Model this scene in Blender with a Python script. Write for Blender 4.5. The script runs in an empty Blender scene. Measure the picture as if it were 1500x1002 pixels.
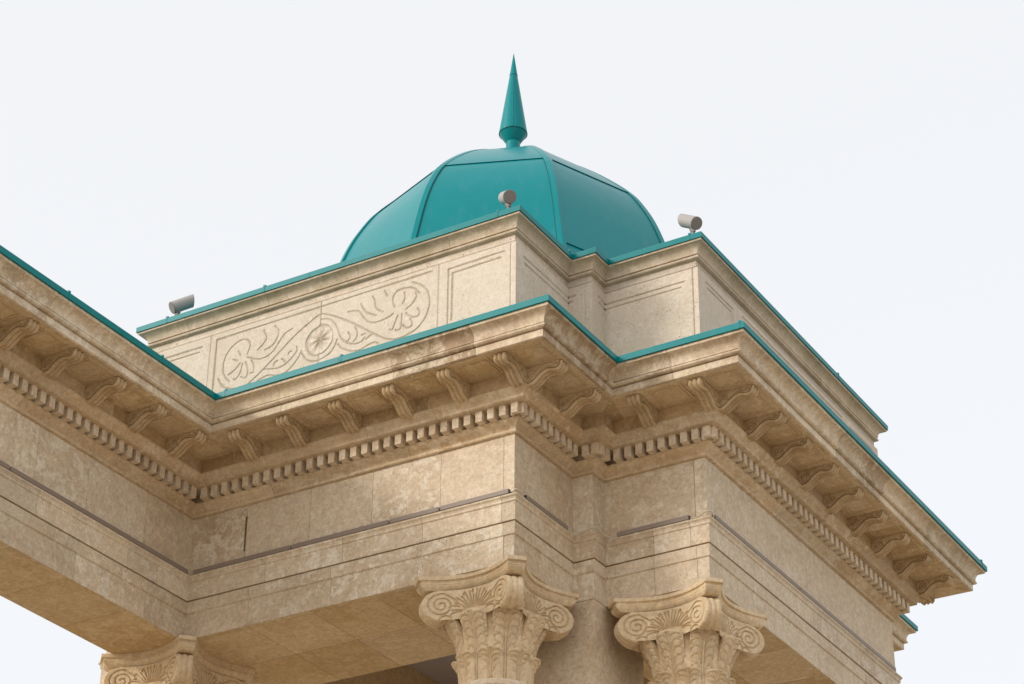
import bpy, bmesh, math, random
import numpy as np
from mathutils import Vector, Matrix, Euler
scene = bpy.context.scene
C = scene.collection
RND = random.Random(11)

# ------------------------------------------------------------------ camera
CAM_Z = 1.6
yaw, pitch, roll = 0.5389, 0.5238, 0.0073
cam_d = bpy.data.cameras.new('camera'); cam = bpy.data.objects.new('camera', cam_d); C.objects.link(cam)
F = Vector((-math.sin(yaw)*math.cos(pitch), math.cos(yaw)*math.cos(pitch), math.sin(pitch)))
R0 = Vector((math.cos(yaw), math.sin(yaw), 0)); U0 = R0.cross(F)
Rv = R0*math.cos(roll) + U0*math.sin(roll); Uv = -R0*math.sin(roll) + U0*math.cos(roll)
cam.matrix_world = Matrix(((Rv.x, Uv.x, -F.x, 7.1505), (Rv.y, Uv.y, -F.y, -11.972), (Rv.z, Uv.z, -F.z, CAM_Z), (0, 0, 0, 1)))
cam_d.sensor_width = 36; cam_d.lens = 3381.6/1500*36; cam_d.clip_start = 0.1; cam_d.clip_end = 3000
scene.camera = cam
scene.render.filter_size = 1.15
scene.view_settings.view_transform = 'Standard'; scene.view_settings.look = 'None'
scene.view_settings.exposure = 0.09; scene.view_settings.gamma = 1.0

# ------------------------------------------------------------------ sky and sun
SUN_AZ, SUN_EL = math.radians(36), math.radians(23)      # azimuth measured from -Y towards -X
w = bpy.data.worlds.new('World'); scene.world = w; w.use_nodes = True
nt = w.node_tree; nt.nodes.clear()
wo = nt.nodes.new('ShaderNodeOutputWorld')
sky = nt.nodes.new('ShaderNodeTexSky'); sky.sky_type = 'NISHITA'; sky.sun_disc = False
sky.sun_elevation = SUN_EL; sky.sun_rotation = math.pi + SUN_AZ
sky.air_density = 1.0; sky.dust_density = 3.0
b1 = nt.nodes.new('ShaderNodeBackground'); b1.inputs[1].default_value = 0.04
nt.links.new(sky.outputs[0], b1.inputs[0])
b2 = nt.nodes.new('ShaderNodeBackground'); b2.inputs[1].default_value = 1.0
# thin bright overcast: even white veil, brighter towards the hidden sun
tc = nt.nodes.new('ShaderNodeTexCoord'); dp = nt.nodes.new('ShaderNodeVectorMath'); dp.operation = 'DOT_PRODUCT'
dp.inputs[1].default_value = (-math.sin(SUN_AZ)*math.cos(SUN_EL), -math.cos(SUN_AZ)*math.cos(SUN_EL), math.sin(SUN_EL))
nt.links.new(tc.outputs['Generated'], dp.inputs[0])
mx = nt.nodes.new('ShaderNodeMath'); mx.operation = 'MAXIMUM'; nt.links.new(dp.outputs['Value'], mx.inputs[0]); mx.inputs[1].default_value = 0.0
pw = nt.nodes.new('ShaderNodeMath'); pw.operation = 'POWER'; nt.links.new(mx.outputs[0], pw.inputs[0]); pw.inputs[1].default_value = 7.0
veil = nt.nodes.new('ShaderNodeMix'); veil.data_type = 'RGBA'; nt.links.new(pw.outputs[0], veil.inputs[0])
veil.inputs[6].default_value = (0.80, 0.797, 0.795, 1); veil.inputs[7].default_value = (1.9, 1.86, 1.8, 1)
nt.links.new(veil.outputs[2], b2.inputs[0])
ad = nt.nodes.new('ShaderNodeAddShader')
nt.links.new(b1.outputs[0], ad.inputs[0]); nt.links.new(b2.outputs[0], ad.inputs[1]); nt.links.new(ad.outputs[0], wo.inputs[0])
sd = bpy.data.lights.new('sun', 'SUN'); sd.energy = 1.3; sd.angle = math.radians(10); sd.color = (1.0, 0.965, 0.90)
so = bpy.data.objects.new('sun', sd); C.objects.link(so)
S = Vector((-math.sin(SUN_AZ)*math.cos(SUN_EL), -math.cos(SUN_AZ)*math.cos(SUN_EL), math.sin(SUN_EL)))
so.rotation_euler = S.to_track_quat('Z', 'Y').to_euler(); so.location = S*60

# ------------------------------------------------------------------ materials
def N(nt, t, **kw):
    n = nt.nodes.new(t)
    for k, v in kw.items():
        if k.startswith('i_'): n.inputs[int(k[2:])].default_value = v
        else: setattr(n, k, v)
    return n
def mixc(nt, fac, a, b, mode='MIX'):
    m = nt.nodes.new('ShaderNodeMix'); m.data_type = 'RGBA'; m.blend_type = mode
    for s, v in ((0, fac), (6, a), (7, b)):
        if hasattr(v, 'links') or isinstance(v, bpy.types.NodeSocket): nt.links.new(v, m.inputs[s])
        else: m.inputs[s].default_value = v
    return m.outputs[2]
def math_(nt, op, a, b=None, clamp=False):
    m = nt.nodes.new('ShaderNodeMath'); m.operation = op; m.use_clamp = clamp
    for i, v in enumerate((a, b)):
        if v is None: continue
        if isinstance(v, bpy.types.NodeSocket): nt.links.new(v, m.inputs[i])
        else: m.inputs[i].default_value = v
    return m.outputs[0]
def ramp(nt, v, lo, hi):
    m = nt.nodes.new('ShaderNodeMapRange'); m.clamp = True; m.interpolation_type = 'SMOOTHSTEP'
    nt.links.new(v, m.inputs[0]); m.inputs[1].default_value = lo; m.inputs[2].default_value = hi
    return m.outputs[0]
def stone(name, base, brown, pale, brown_amt=1.0, pit=1.0, moss=0.0, bump=0.4, mot=0.9):
    m = bpy.data.materials.new(name); m.use_nodes = True; nt = m.node_tree; L = nt.links
    bs = nt.nodes['Principled BSDF']; bs.inputs['Roughness'].default_value = 0.82
    bs.inputs['Specular IOR Level'].default_value = 0.25
    geo = N(nt, 'ShaderNodeNewGeometry'); at = N(nt, 'ShaderNodeAttribute', attribute_name='tint'); oi = N(nt, 'ShaderNodeObjectInfo')
    sep = N(nt, 'ShaderNodeSeparateColor'); L.new(at.outputs['Color'], sep.inputs[0])
    r, g, bl = sep.outputs[0], sep.outputs[1], sep.outputs[2]
    off = N(nt, 'ShaderNodeVectorMath', operation='SCALE'); L.new(at.outputs['Color'], off.inputs[0]); off.inputs['Scale'].default_value = 37.0
    pos = N(nt, 'ShaderNodeVectorMath', operation='ADD'); L.new(geo.outputs['Position'], pos.inputs[0]); L.new(off.outputs[0], pos.inputs[1])
    def noise(scale, det, rough, src=None, dist=0.0):
        n = N(nt, 'ShaderNodeTexNoise'); n.inputs['Scale'].default_value = scale; n.inputs['Detail'].default_value = det
        n.inputs['Roughness'].default_value = rough; n.inputs['Distortion'].default_value = dist
        L.new(src or pos.outputs[0], n.inputs['Vector']); return n.outputs[0]
    stretch = N(nt, 'ShaderNodeMapping'); stretch.inputs['Scale'].default_value = (1, 1, 3.2); L.new(pos.outputs[0], stretch.inputs[0])
    cloud = noise(1.7, 6, 0.62, dist=0.6)
    fleck = noise(13, 11, 0.72, dist=0.35); blot = noise(4.5, 6, 0.6, dist=0.3)
    grain = noise(70, 5, 0.7); mott = noise(30, 7, 0.68, dist=0.2)
    bed = noise(5, 7, 0.7, stretch.outputs[0], 0.5)
    # brown clouds, stronger in blocks whose tint.r is high
    th = math_(nt, 'SUBTRACT', cloud, math_(nt, 'MULTIPLY', math_(nt, 'SUBTRACT', 0.5, r), 0.34))
    f1 = math_(nt, 'MULTIPLY', ramp(nt, th, 0.38, 0.74), 0.74*brown_amt)
    col = mixc(nt, f1, (*base, 1), (*brown, 1))
    f2 = math_(nt, 'MULTIPLY', ramp(nt, bed, 0.45, 0.75), 0.45*brown_amt)
    col = mixc(nt, f2, col, (*brown, 1))
    # faint run-off streaks down the faces
    drip = N(nt, 'ShaderNodeMapping'); drip.inputs['Scale'].default_value = (11, 11, 0.9); L.new(geo.outputs['Position'], drip.inputs[0])
    f4 = math_(nt, 'MULTIPLY', ramp(nt, noise(1.0, 6, 0.65, drip.outputs[0], 0.2), 0.52, 0.74), 0.24)
    col = mixc(nt, f4, col, tuple(c*0.85 for c in brown)+(1,))
    # pale mottling
    f3 = math_(nt, 'MULTIPLY', ramp(nt, math_(nt, 'ADD', math_(nt, 'MULTIPLY', fleck, .7), math_(nt, 'MULTIPLY', blot, .3)), 0.492, 0.552), math_(nt, 'ADD', 0.18, math_(nt, 'MULTIPLY', bl, 0.72)))
    col = mixc(nt, f3, col, (*pale, 1))
    # per-block value and a pinkish / grey cast
    val = math_(nt, 'ADD', 0.88, math_(nt, 'MULTIPLY', g, 0.20))
    rv = math_(nt, 'ADD', 0.95, math_(nt, 'MULTIPLY', oi.outputs['Random'], 0.10))
    val = math_(nt, 'MULTIPLY', val, rv)
    gr = math_(nt, 'ADD', 0.72, math_(nt, 'MULTIPLY', grain, 0.56))
    val = math_(nt, 'MULTIPLY', val, gr)
    val = math_(nt, 'MULTIPLY', val, math_(nt, 'ADD', 1-mot/2, math_(nt, 'MULTIPLY', mott, mot)))
    hsv = N(nt, 'ShaderNodeHueSaturation'); L.new(col, hsv.inputs['Color']); L.new(val, hsv.inputs['Value'])
    L.new(math_(nt, 'ADD', 0.90, math_(nt, 'MULTIPLY', r, 0.11)), hsv.inputs['Saturation'])
    col = hsv.outputs[0]
    if moss:
        mo = math_(nt, 'MULTIPLY', ramp(nt, noise(3.2, 7, 0.72, dist=0.8), 0.42, 0.66), moss)
        col = mixc(nt, mo, col, (0.26, 0.22, 0.10, 1))
    # pits
    pv = noise(85, 2, 0.5); pm = noise(4.0, 3, 0.6)
    pf = math_(nt, 'MULTIPLY', ramp(nt, pv, 0.655, 0.70), ramp(nt, pm, 0.46, 0.62))
    pf = math_(nt, 'MULTIPLY', pf, 0.75*pit)
    col = mixc(nt, pf, col, (0.11, 0.075, 0.04, 1))
    L.new(col, bs.inputs['Base Color'])
    h = math_(nt, 'SUBTRACT', math_(nt, 'ADD', math_(nt, 'MULTIPLY', grain, 0.5), math_(nt, 'MULTIPLY', mott, 0.9)), pf)
    bp = N(nt, 'ShaderNodeBump'); bp.inputs['Strength'].default_value = bump; bp.inputs['Distance'].default_value = 0.006
    L.new(h, bp.inputs['Height']); L.new(bp.outputs[0], bs.inputs['Normal'])
    return m
M = {}
M['stone'] = stone('travertine', (0.662, 0.531, 0.373), (0.483, 0.341, 0.209), (0.777, 0.677, 0.537))
M['attic'] = stone('pale_travertine', (0.630, 0.531, 0.422), (0.525, 0.415, 0.296), (0.693, 0.593, 0.499), brown_amt=0.55, pit=1.2, mot=0.4)
M['attic_m'] = stone('weathered_travertine', (0.630, 0.499, 0.367), (0.504, 0.367, 0.230), (0.735, 0.619, 0.483), brown_amt=0.6, moss=0.35, mot=0.5)
M['cornice'] = stone('cornice_travertine', (0.667, 0.541, 0.384), (0.389, 0.267, 0.175), (0.777, 0.677, 0.537), brown_amt=1.0, pit=0.7, moss=0.2)
M['soffit'] = stone('shade_brown_travertine', (0.578, 0.425, 0.246), (0.452, 0.305, 0.148), (0.672, 0.531, 0.346), pit=0.3)  # travertine made browner and darker: shade of the undersides put into the colour
M['bed'] = stone('shade_tan_travertine', (0.619, 0.477, 0.312), (0.473, 0.326, 0.181), (0.704, 0.577, 0.416), pit=0.6)  # travertine darkened a little: shade on the overhung mouldings put into the colour
M['carved'] = stone('carved_limestone', (0.656, 0.499, 0.307), (0.525, 0.367, 0.192), (0.724, 0.588, 0.406), brown_amt=0.7, pit=0.4, bump=0.2)
def metal(name, col, rough, var=0.12, spec=0.4, streaks=0):
    m = bpy.data.materials.new(name); m.use_nodes = True; nt = m.node_tree; bs = nt.nodes['Principled BSDF']
    geo = N(nt, 'ShaderNodeNewGeometry')
    n = N(nt, 'ShaderNodeTexNoise'); n.inputs['Scale'].default_value = 1.6; n.inputs['Detail'].default_value = 6; nt.links.new(geo.outputs['Position'], n.inputs['Vector'])
    a = tuple(c*(1-var) for c in col) + (1,); b = tuple(min(1, c*(1+var)) for c in col) + (1,)
    nt.links.new(mixc(nt, n.outputs[0], a, b), bs.inputs['Base Color'])
    rr = N(nt, 'ShaderNodeMapRange'); nt.links.new(n.outputs[0], rr.inputs[0]); rr.inputs[3].default_value = rough*0.85; rr.inputs[4].default_value = rough*1.15
    nt.links.new(rr.outputs[0], bs.inputs['Roughness'])
    bs.inputs['Specular IOR Level'].default_value = spec
    if streaks:   # faint rain streaks and dust on the paint
        mp = N(nt, 'ShaderNodeMapping'); mp.inputs['Scale'].default_value = (14, 14, 1.2); nt.links.new(geo.outputs['Position'], mp.inputs[0])
        n3 = N(nt, 'ShaderNodeTexNoise'); n3.inputs['Scale'].default_value = 1.0; n3.inputs['Detail'].default_value = 5; nt.links.new(mp.outputs[0], n3.inputs['Vector'])
        st = ramp(nt, n3.outputs[0], 0.5, 0.75)
        dust = mixc(nt, math_(nt, 'MULTIPLY', st, 0.09), bs.inputs['Base Color'].links[0].from_socket, (0.16, 0.30, 0.31, 1))
        nt.links.new(dust, bs.inputs['Base Color'])
    return m
M['teal'] = metal('teal_painted_sheet', (0.001, 0.222, 0.245), 0.28, 0.10, 0.20, 1)
M['trim'] = metal('teal_trim_sheet', (0.001, 0.20, 0.215), 0.33, 0.12, 0.15, 1)
M['teal_dk'] = metal('teal_seam_and_shade', (0.003, 0.09, 0.10), 0.45, 0.05, 0.2)  # dark teal for seams and for the painted shade lines along dome ribs
M['lamp'] = metal('grey_lamp_body', (0.36, 0.335, 0.32), 0.42, 0.05)
M['lamp_dk'] = metal('dark_lamp_cap', (0.24, 0.21, 0.195), 0.5, 0.05)
M['bar'] = metal('brown_light_bar', (0.255, 0.20, 0.16), 0.5, 0.06)
M['black'] = metal('black_plastic', (0.02, 0.02, 0.02), 0.5, 0.05)
M['cable'] = metal('cream_cable', (0.62, 0.54, 0.40), 0.6, 0.05)
M['plaster'] = metal('grey_plaster', (0.40, 0.36, 0.36), 0.9, 0.05)
M['ground'] = stone('paving', (0.38, 0.31, 0.225), (0.33, 0.265, 0.185), (0.43, 0.36, 0.275), pit=0.5)
M['mortar'] = stone('stained_mortar', (0.17, 0.125, 0.07), (0.08, 0.06, 0.035), (0.30, 0.23, 0.14), pit=0.5)

# ------------------------------------------------------------------ helpers
def mesh(name, verts, faces, mat, parent=None, tints=None, smooth=False, mats=None):
    me = bpy.data.meshes.new(name); me.from_pydata([tuple(v) for v in verts], [], faces)
    me.materials.append(mat)
    if tints is not None:
        a = me.attributes.new('tint', 'FLOAT_COLOR', 'FACE')
        t = np.ones((len(faces), 4), np.float32)
        t[:, :3] = np.array(tints, np.float32) if len(np.shape(tints)) == 2 else np.array(tints, np.float32)[None, :]
        a.data.foreach_set('color', t.ravel())
    if smooth: me.polygons.foreach_set('use_smooth', [True]*len(faces))
    me.update()
    o = bpy.data.objects.new(name, me); C.objects.link(o)
    if parent is not None: o.parent = parent
    return o
def tag(o, label=None, cat=None, group=None, kind=None):
    for k, v in (('label', label), ('category', cat), ('group', group), ('kind', kind)):
        if v: o[k] = v
    return o
def empty(name, loc=(0, 0, 0), rot=(0, 0, 0)):
    o = bpy.data.objects.new(name, None); C.objects.link(o); o.location = loc; o.rotation_euler = rot; o.empty_display_size = 0.2
    return o
def rtint(lo=0.0, hi=1.0): return (lo+(hi-lo)*RND.random(), RND.random(), RND.random())
class MB:
    def __init__(s): s.v = []; s.f = []; s.t = []
    def add(s, v, f, t=(.5, .5, .5)):
        n = len(s.v); s.v += [tuple(p) for p in v]; s.f += [tuple(i+n for i in q) for q in f]; s.t += [t]*len(f)
    def box(s, x0, x1, y0, y1, z0, z1, t=(.5, .5, .5)):
        v = [(x, y, z) for z in (z0, z1) for y in (y0, y1) for x in (x0, x1)]
        s.add(v, [(0, 2, 3, 1), (4, 5, 7, 6), (0, 1, 5, 4), (1, 3, 7, 5), (3, 2, 6, 7), (2, 0, 4, 6)], t)
    def tube(s, pts, r, n=8, t=(.5, .5, .5)):
        pts = [Vector(p) for p in pts]; rings = []
        for i, p in enumerate(pts):
            d = (pts[min(i+1, len(pts)-1)]-pts[max(i-1, 0)]).normalized()
            a = d.orthogonal().normalized() if i == 0 else (a - d*a.dot(d)).normalized()
            b = d.cross(a); rr = r[i] if isinstance(r, (list, tuple)) else r
            rings.append([p+(a*math.cos(k*2*math.pi/n)+b*math.sin(k*2*math.pi/n))*rr for k in range(n)])
        v = [q for rg in rings for q in rg]; f = []
        for i in range(len(pts)-1):
            for k in range(n):
                k2 = (k+1) % n; f.append((i*n+k, i*n+k2, (i+1)*n+k2, (i+1)*n+k))
        f.append(tuple(range(n))[::-1]); f.append(tuple((len(pts)-1)*n+k for k in range(n)))
        s.add(v, f, t)
    def lathe(s, prof, c=(0, 0), n=48, t=(.5, .5, .5), rot=0.0):
        v = []; f = []
        for (r, z) in prof:
            for k in range(n):
                a = rot+k*2*math.pi/n; v.append((c[0]+r*math.cos(a), c[1]+r*math.sin(a), z))
        for i in range(len(prof)-1):
            for k in range(n):
                k2 = (k+1) % n; f.append((i*n+k, i*n+k2, (i+1)*n+k2, (i+1)*n+k))
        f.append(tuple(range(n))[::-1]); f.append(tuple((len(prof)-1)*n+k for k in range(n)))
        s.add(v, f, t)
    def build(s, name, mat, parent=None, smooth=False):
        return mesh(name, s.v, s.f, mat, parent, s.t, smooth)
def smooth_angle(o, deg=35):
    me = o.data; me.polygons.foreach_set('use_smooth', [True]*len(me.polygons))
    bm = bmesh.new(); bm.from_mesh(me)
    for e in bm.edges: e.smooth = not (len(e.link_faces) == 2 and e.calc_face_angle(0) > math.radians(deg))
    bm.to_mesh(me); bm.free()

# plan of the building (metres): the front corner of the pavilion is the origin
a_ = 0.961; b_ = 0.961; R_ = 3.232; L_ = 2.7285; WL = -3.235; p_ = 0.163; pa = 0.197; WEND = -8.0; BK = -0.08
Z0 = 7.955
def plan(p, wing=True):
    P = []
    if wing: P += [(WL, WEND), (-L_, WEND), (-L_, 0)]
    else: P += [(-3.224, 0)]
    P += [(0, 0)]
    P += [(0, a_-p), (p, a_-p), (p, a_)] if p else [(0, a_)]
    P += [(b_, a_), (b_, a_+R_)]
    P += [(p, a_+R_), (p, a_+R_+p), (0, a_+R_+p)] if p else [(0, a_+R_)]
    P += [(0, 2*a_+R_+BK), (WL if wing else -3.224, 2*a_+R_+BK)]
    xl = WL if wing else -3.224
    P += [(xl, a_+R_), (xl-b_, a_+R_), (xl-b_, a_), (xl, a_)]
    return P
def course(name, prof, P, mat, parent, joints=None, every=1.1, gap=0.0026, o_in=-0.12, tints=None, seed=0, thin=0.0, tmin=0.0, tmax=1.0):
    """Stone course with profile [(offset, z)] along the plan; each block a closed prism, mitred at the corners."""
    rnd = random.Random(seed); n = len(P); mb = MB(); joints = joints or {}; tints = tints or {}
    loop = list(prof) + [(o_in, prof[-1][1]), (o_in, prof[0][1])]
    for i in range(n):
        A = Vector(P[i]); B = Vector(P[(i+1) % n]); Pm = Vector(P[i-1]); Q = Vector(P[(i+2) % n])
        t = (B-A).normalized(); Ln = (B-A).length; nrm = Vector((t.y, -t.x))
        tp = (A-Pm).normalized(); np_ = Vector((tp.y, -tp.x)); tn = (Q-B).normalized(); nn = Vector((tn.y, -tn.x))
        key = (round(P[i][0], 2), round(P[i][1], 2))
        js = sorted(joints[key]) if key in joints else None
        if js is None:
            k = max(1, round(Ln/every)); js = [Ln*(j+0.15*(rnd.random()-.5))/k for j in range(1, k)]
        cuts = [None]+list(js)+[None]
        for j in range(len(cuts)-1):
            va = []; vb = []
            for (o, z) in loop:
                ua = o*np_.dot(t) if cuts[j] is None else cuts[j]+gap/2
                ub = Ln+o*nn.dot(t) if cuts[j+1] is None else cuts[j+1]-gap/2
                lo, hi = o*np_.dot(t), Ln+o*nn.dot(t)
                ua = min(max(ua, lo), hi); ub = min(max(ub, lo), hi)
                pa_ = A+t*ua+nrm*o; pb_ = A+t*ub+nrm*o
                va.append((pa_.x, pa_.y, z)); vb.append((pb_.x, pb_.y, z))
            m = len(loop); f = [(k, m+k, m+(k+1) % m, (k+1) % m) for k in range(m)]
            f += [tuple(range(m)), tuple(range(m, 2*m))[::-1]]
            f = [tuple(reversed(q)) for q in f]
            tt = tints.get((key, j)) or (tmin+(tmax-tmin)*rnd.random(), rnd.random(), rnd.random())
            mb.add(va+vb, f, tt)
    return mb.build(name, mat, parent)
def cove(o0, z0, o1, z1, n=8, conv=False):
    """quarter curve from (o0,z0) to (o1,z1): concave (vertical first) or convex (horizontal first)"""
    r = []
    for i in range(n+1):
        a = i/n*math.pi/2
        if conv: r.append((o0+(o1-o0)*math.sin(a), z0+(z1-z0)*(1-math.cos(a))))
        else: r.append((o0+(o1-o0)*(1-math.cos(a)), z0+(z1-z0)*math.sin(a)))
    return r
def sweep_s(o0, z0, o1, z1, n=10):
    return [(o0+(o1-o0)*(3*t*t-2*t**3), z0+(z1-z0)*t) for t in [i/n for i in range(n+1)]]

# ------------------------------------------------------------------ ground
g = MB(); g.box(-400, 400, -400, 400, -0.5, 0.0); tag(g.build('ground', M['ground']), kind='structure')

# ------------------------------------------------------------------ the domed pavilion
PAV = empty('domed_pavilion', (-1.6, 2.57, 0))
tag(PAV, 'pale stone domed pavilion with teal metal dome, carved attic panel and scroll-bracketed cornice on columns', 'building')
PAV_INV = Matrix.Translation((1.6, -2.57, 0))
def under(o, p):
    """parent o without moving it"""
    o.parent = p; o.matrix_parent_inverse = (p.matrix_world if p.parent is None and False else WM(p)).inverted(); return o
def WM(o):
    m = Matrix.LocRotScale(o.location, o.rotation_euler, o.scale)
    return m if o.parent is None else WM(o.parent) @ o.matrix_parent_inverse @ m
def part(o, p=None): return under(o, p or PAV)

PP = plan(p_); PC = plan(0); PA = plan(pa, wing=False)
k_front = (-2.73, 0.0); k_wing = (-2.73, -8.0); k_ret = (0.0, 0.0); k_p3f = (0.16, 0.96); k_right = (0.96, 0.96); k_c3f = (0.0, 0.96)
fx = lambda xs: [x+L_ for x in xs]
fy = lambda ys: [y-WEND for y in ys]
# architrave: two courses of fascias
lowp = [(.046, 7.955), (.046, 8.150), (.056, 8.156), (.056, 8.243)]
upp = [(.064, 8.251), (.064, 8.383), (.072, 8.389), (.072, 8.398), (.070, 8.402), (.074, 8.414), (.084, 8.424), (.084, 8.436)]
arch = part(course('architrave', lowp, PP, M['stone'], None, {k_front: fx([-2.125, -1.422, -0.708, -0.035]), k_wing: fy([-6.5, -5.3, -4.1, -2.9, -2.05, -1.25, -.5]), k_right: [.04, .634, 1.75, 2.6], k_p3f: [.43, .755]},
    tints={(k_front, 1): (.45, .3, .7), (k_front, 2): (.5, .55, .9), (k_front, 3): (.35, .85, .75), (k_right, 1): (.15, .5, .1), (k_right, 2): (.1, .55, .2), (k_right, 3): (.1, .5, .1)}, seed=4, tmax=.55))
part(course('architrave_crown', upp, PP, M['stone'], None, {k_front: fx([-1.983, -1.324, -0.666, -.04]), k_wing: fy([-6.7, -5.2, -3.9, -2.7, -1.7, -.75, -.42]), k_right: [.631, 1.64, 2.5], k_p3f: [.439, .72]},
    tints={(k_front, 2): (.4, .8, .6), (k_front, 3): (.3, .9, .5), (k_right, 0): (.1, .55, .3), (k_right, 1): (.05, .6, .15)}, seed=8, tmax=.55), arch)
part(course('frieze', [(.046, 8.438), (.046, 8.902)], PP, M['stone'], None, {k_front: fx([-2.189, -1.633, -1.104, -.542, -.038]), k_wing: fy([-6.2, -5.2, -4.2, -3.2, -2.4, -1.741, -1.208, -.579]), k_right: [1.62, 2.15], k_p3f: [.755]},
    tints={(k_front, 0): (.55, .35, .85), (k_front, 1): (.25, .45, .05), (k_front, 2): (.4, .45, .4), (k_front, 3): (.35, .65, .95), (k_front, 4): (.12, .95, .12), (k_front, 5): (.1, 1., .1),
           (k_right, 0): (.05, .5, .25), (k_right, 1): (.05, .45, .1), (k_right, 2): (.05, .5, .1), (k_ret, 0): (.4, .4, .3), (k_p3f, 0): (.5, .45, .5), (k_wing, 6): (.4, .45, .9), (k_wing, 7): (.15, .5, .4), (k_wing, 8): (.6, .3, .3)}, seed=3, tmax=.6))
bedp = [(.048, 8.904), (.068, 8.906), (.073, 8.913), (.071, 8.921), (.060, 8.925)] + sweep_s(.060, 8.930, .112, 8.984, 8) + [(.118, 8.985), (.118, 8.990)]
part(course('bed_moulding', bedp, PP, M['bed'], None, {k_front: fx([-2.55, -1.95, -.78])}, every=.95, tints={(k_ret, 0): (.7, .4, .2)}, seed=21, tmin=.3, tmax=.75))
DB = part(course('dentil_band', [(.070, 8.990), (.070, 9.073)], PP, M['stone'], None, every=1.2, seed=6, tmin=.3, tmax=.75))
ovp = [(.062, 9.073), (.206, 9.073), (.213, 9.077), (.213, 9.094)] + sweep_s(.216, 9.096, .250, 9.130, 8) + [(.256, 9.132), (.256, 9.143)]
part(course('ovolo_moulding', ovp, PP, M['bed'], None, {k_front: fx([-2.45, -1.05, -.49])}, every=.9, seed=31, tmin=.3, tmax=.75))
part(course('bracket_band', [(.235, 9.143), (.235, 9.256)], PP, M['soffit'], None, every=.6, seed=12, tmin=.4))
part(course('cornice_soffit', [(.10, 9.2525), (.548, 9.2525), (.548, 9.30)], PC, M['soffit'], None, every=.46, seed=41, o_in=.096, gap=.001))  # own course, so the underside takes the stone with shade in its colour
corp = [(.546, 9.254), (.562, 9.254), (.569, 9.258), (.569, 9.308), (.552, 9.311), (.552, 9.316), (.588, 9.317), (.597, 9.324), (.599, 9.331), (.596, 9.338), (.572, 9.340), (.572, 9.346)] + cove(.590, 9.348, .648, 9.424, 10) + [(.656, 9.426), (.657, 9.446)]
COR = part(course('cornice', corp, PC, M['cornice'], None, {k_front: fx([-1.549, -.61, .047]), k_wing: fy([-6.6, -5.2, -3.9, -3.2, -2.351, -1.38]), k_c3f: [1.04], k_ret: [.30], k_right: [.055, 1.05, 1.9, 2.75]},
    tints={(k_front, 0): (.35, .6, .1), (k_front, 1): (.2, .85, .05), (k_front, 2): (1.15, .0, .8), (k_front, 3): (.25, .9, .15), (k_ret, 0): (1.1, .1, .45), (k_ret, 1): (.4, .5, .2), (k_right, 0): (.3, .7, .3)}, seed=17, tmin=.15, tmax=.6, o_in=.54))

# dentils, brackets (modillions) and soffit panels, copied from one of each
def bevel_box(name, x0, x1, y0, y1, z0, z1, bev, mat):
    me = bpy.data.meshes.new(name); bm = bmesh.new()
    r = bmesh.ops.create_cube(bm, size=1)
    for v in bm.verts: v.co = Vector(((x0+x1)/2+v.co.x*(x1-x0), (y0+y1)/2+v.co.y*(y1-y0), (z0+z1)/2+v.co.z*(z1-z0)))
    bmesh.ops.bevel(bm, geom=bm.edges[:], offset=bev, segments=1, affect='EDGES', profile=.5)
    bm.to_mesh(me); bm.free(); me.materials.append(mat)
    a = me.attributes.new('tint', 'FLOAT_COLOR', 'FACE'); a.data.foreach_set('color', [.4, .6, .35, 1]*len(me.polygons))
    o = bpy.data.objects.new(name, me); C.objects.link(o); return o
dent0 = bevel_box('dentil', -.0262, .0262, -.102, 0.0, 0, .0835, .0013, M['stone'])
# scroll bracket: runs along -y from the band (y=0) to its tip
def curve_pts(pts, n):
    """Catmull-Rom through pts"""
    P = [np.array(p, float) for p in pts]; P = [2*P[0]-P[1]]+P+[2*P[-1]-P[-2]]; out = []
    m = len(P)-3
    for i in range(n):
        s = i/(n-1)*m; k = min(int(s), m-1); t = s-k; p0, p1, p2, p3 = P[k:k+4]
        out.append(.5*((2*p1)+(-p0+p2)*t+(2*p0-5*p1+4*p2-p3)*t*t+(-p0+3*p1-3*p2+p3)*t**3))
    return out
def seg_dist(X, Z, pl):
    d = np.full(X.shape, 9.0)
    for (x1, z1), (x2, z2) in zip(pl[:-1], pl[1:]):
        dx, dz = x2-x1, z2-z1; l2 = dx*dx+dz*dz+1e-12
        t = np.clip(((X-x1)*dx+(Z-z1)*dz)/l2, 0, 1)
        d = np.minimum(d, np.hypot(X-x1-t*dx, Z-z1-t*dz))
    return d
def spiral(cx, cz, r0, r1, turns, a0, sgn=1, n=60):
    return [(cx+(r0+(r1-r0)*i/n)*math.cos(a0+sgn*turns*2*math.pi*i/n), cz+(r0+(r1-r0)*i/n)*math.sin(a0+sgn*turns*2*math.pi*i/n)) for i in range(n+1)]
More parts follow.
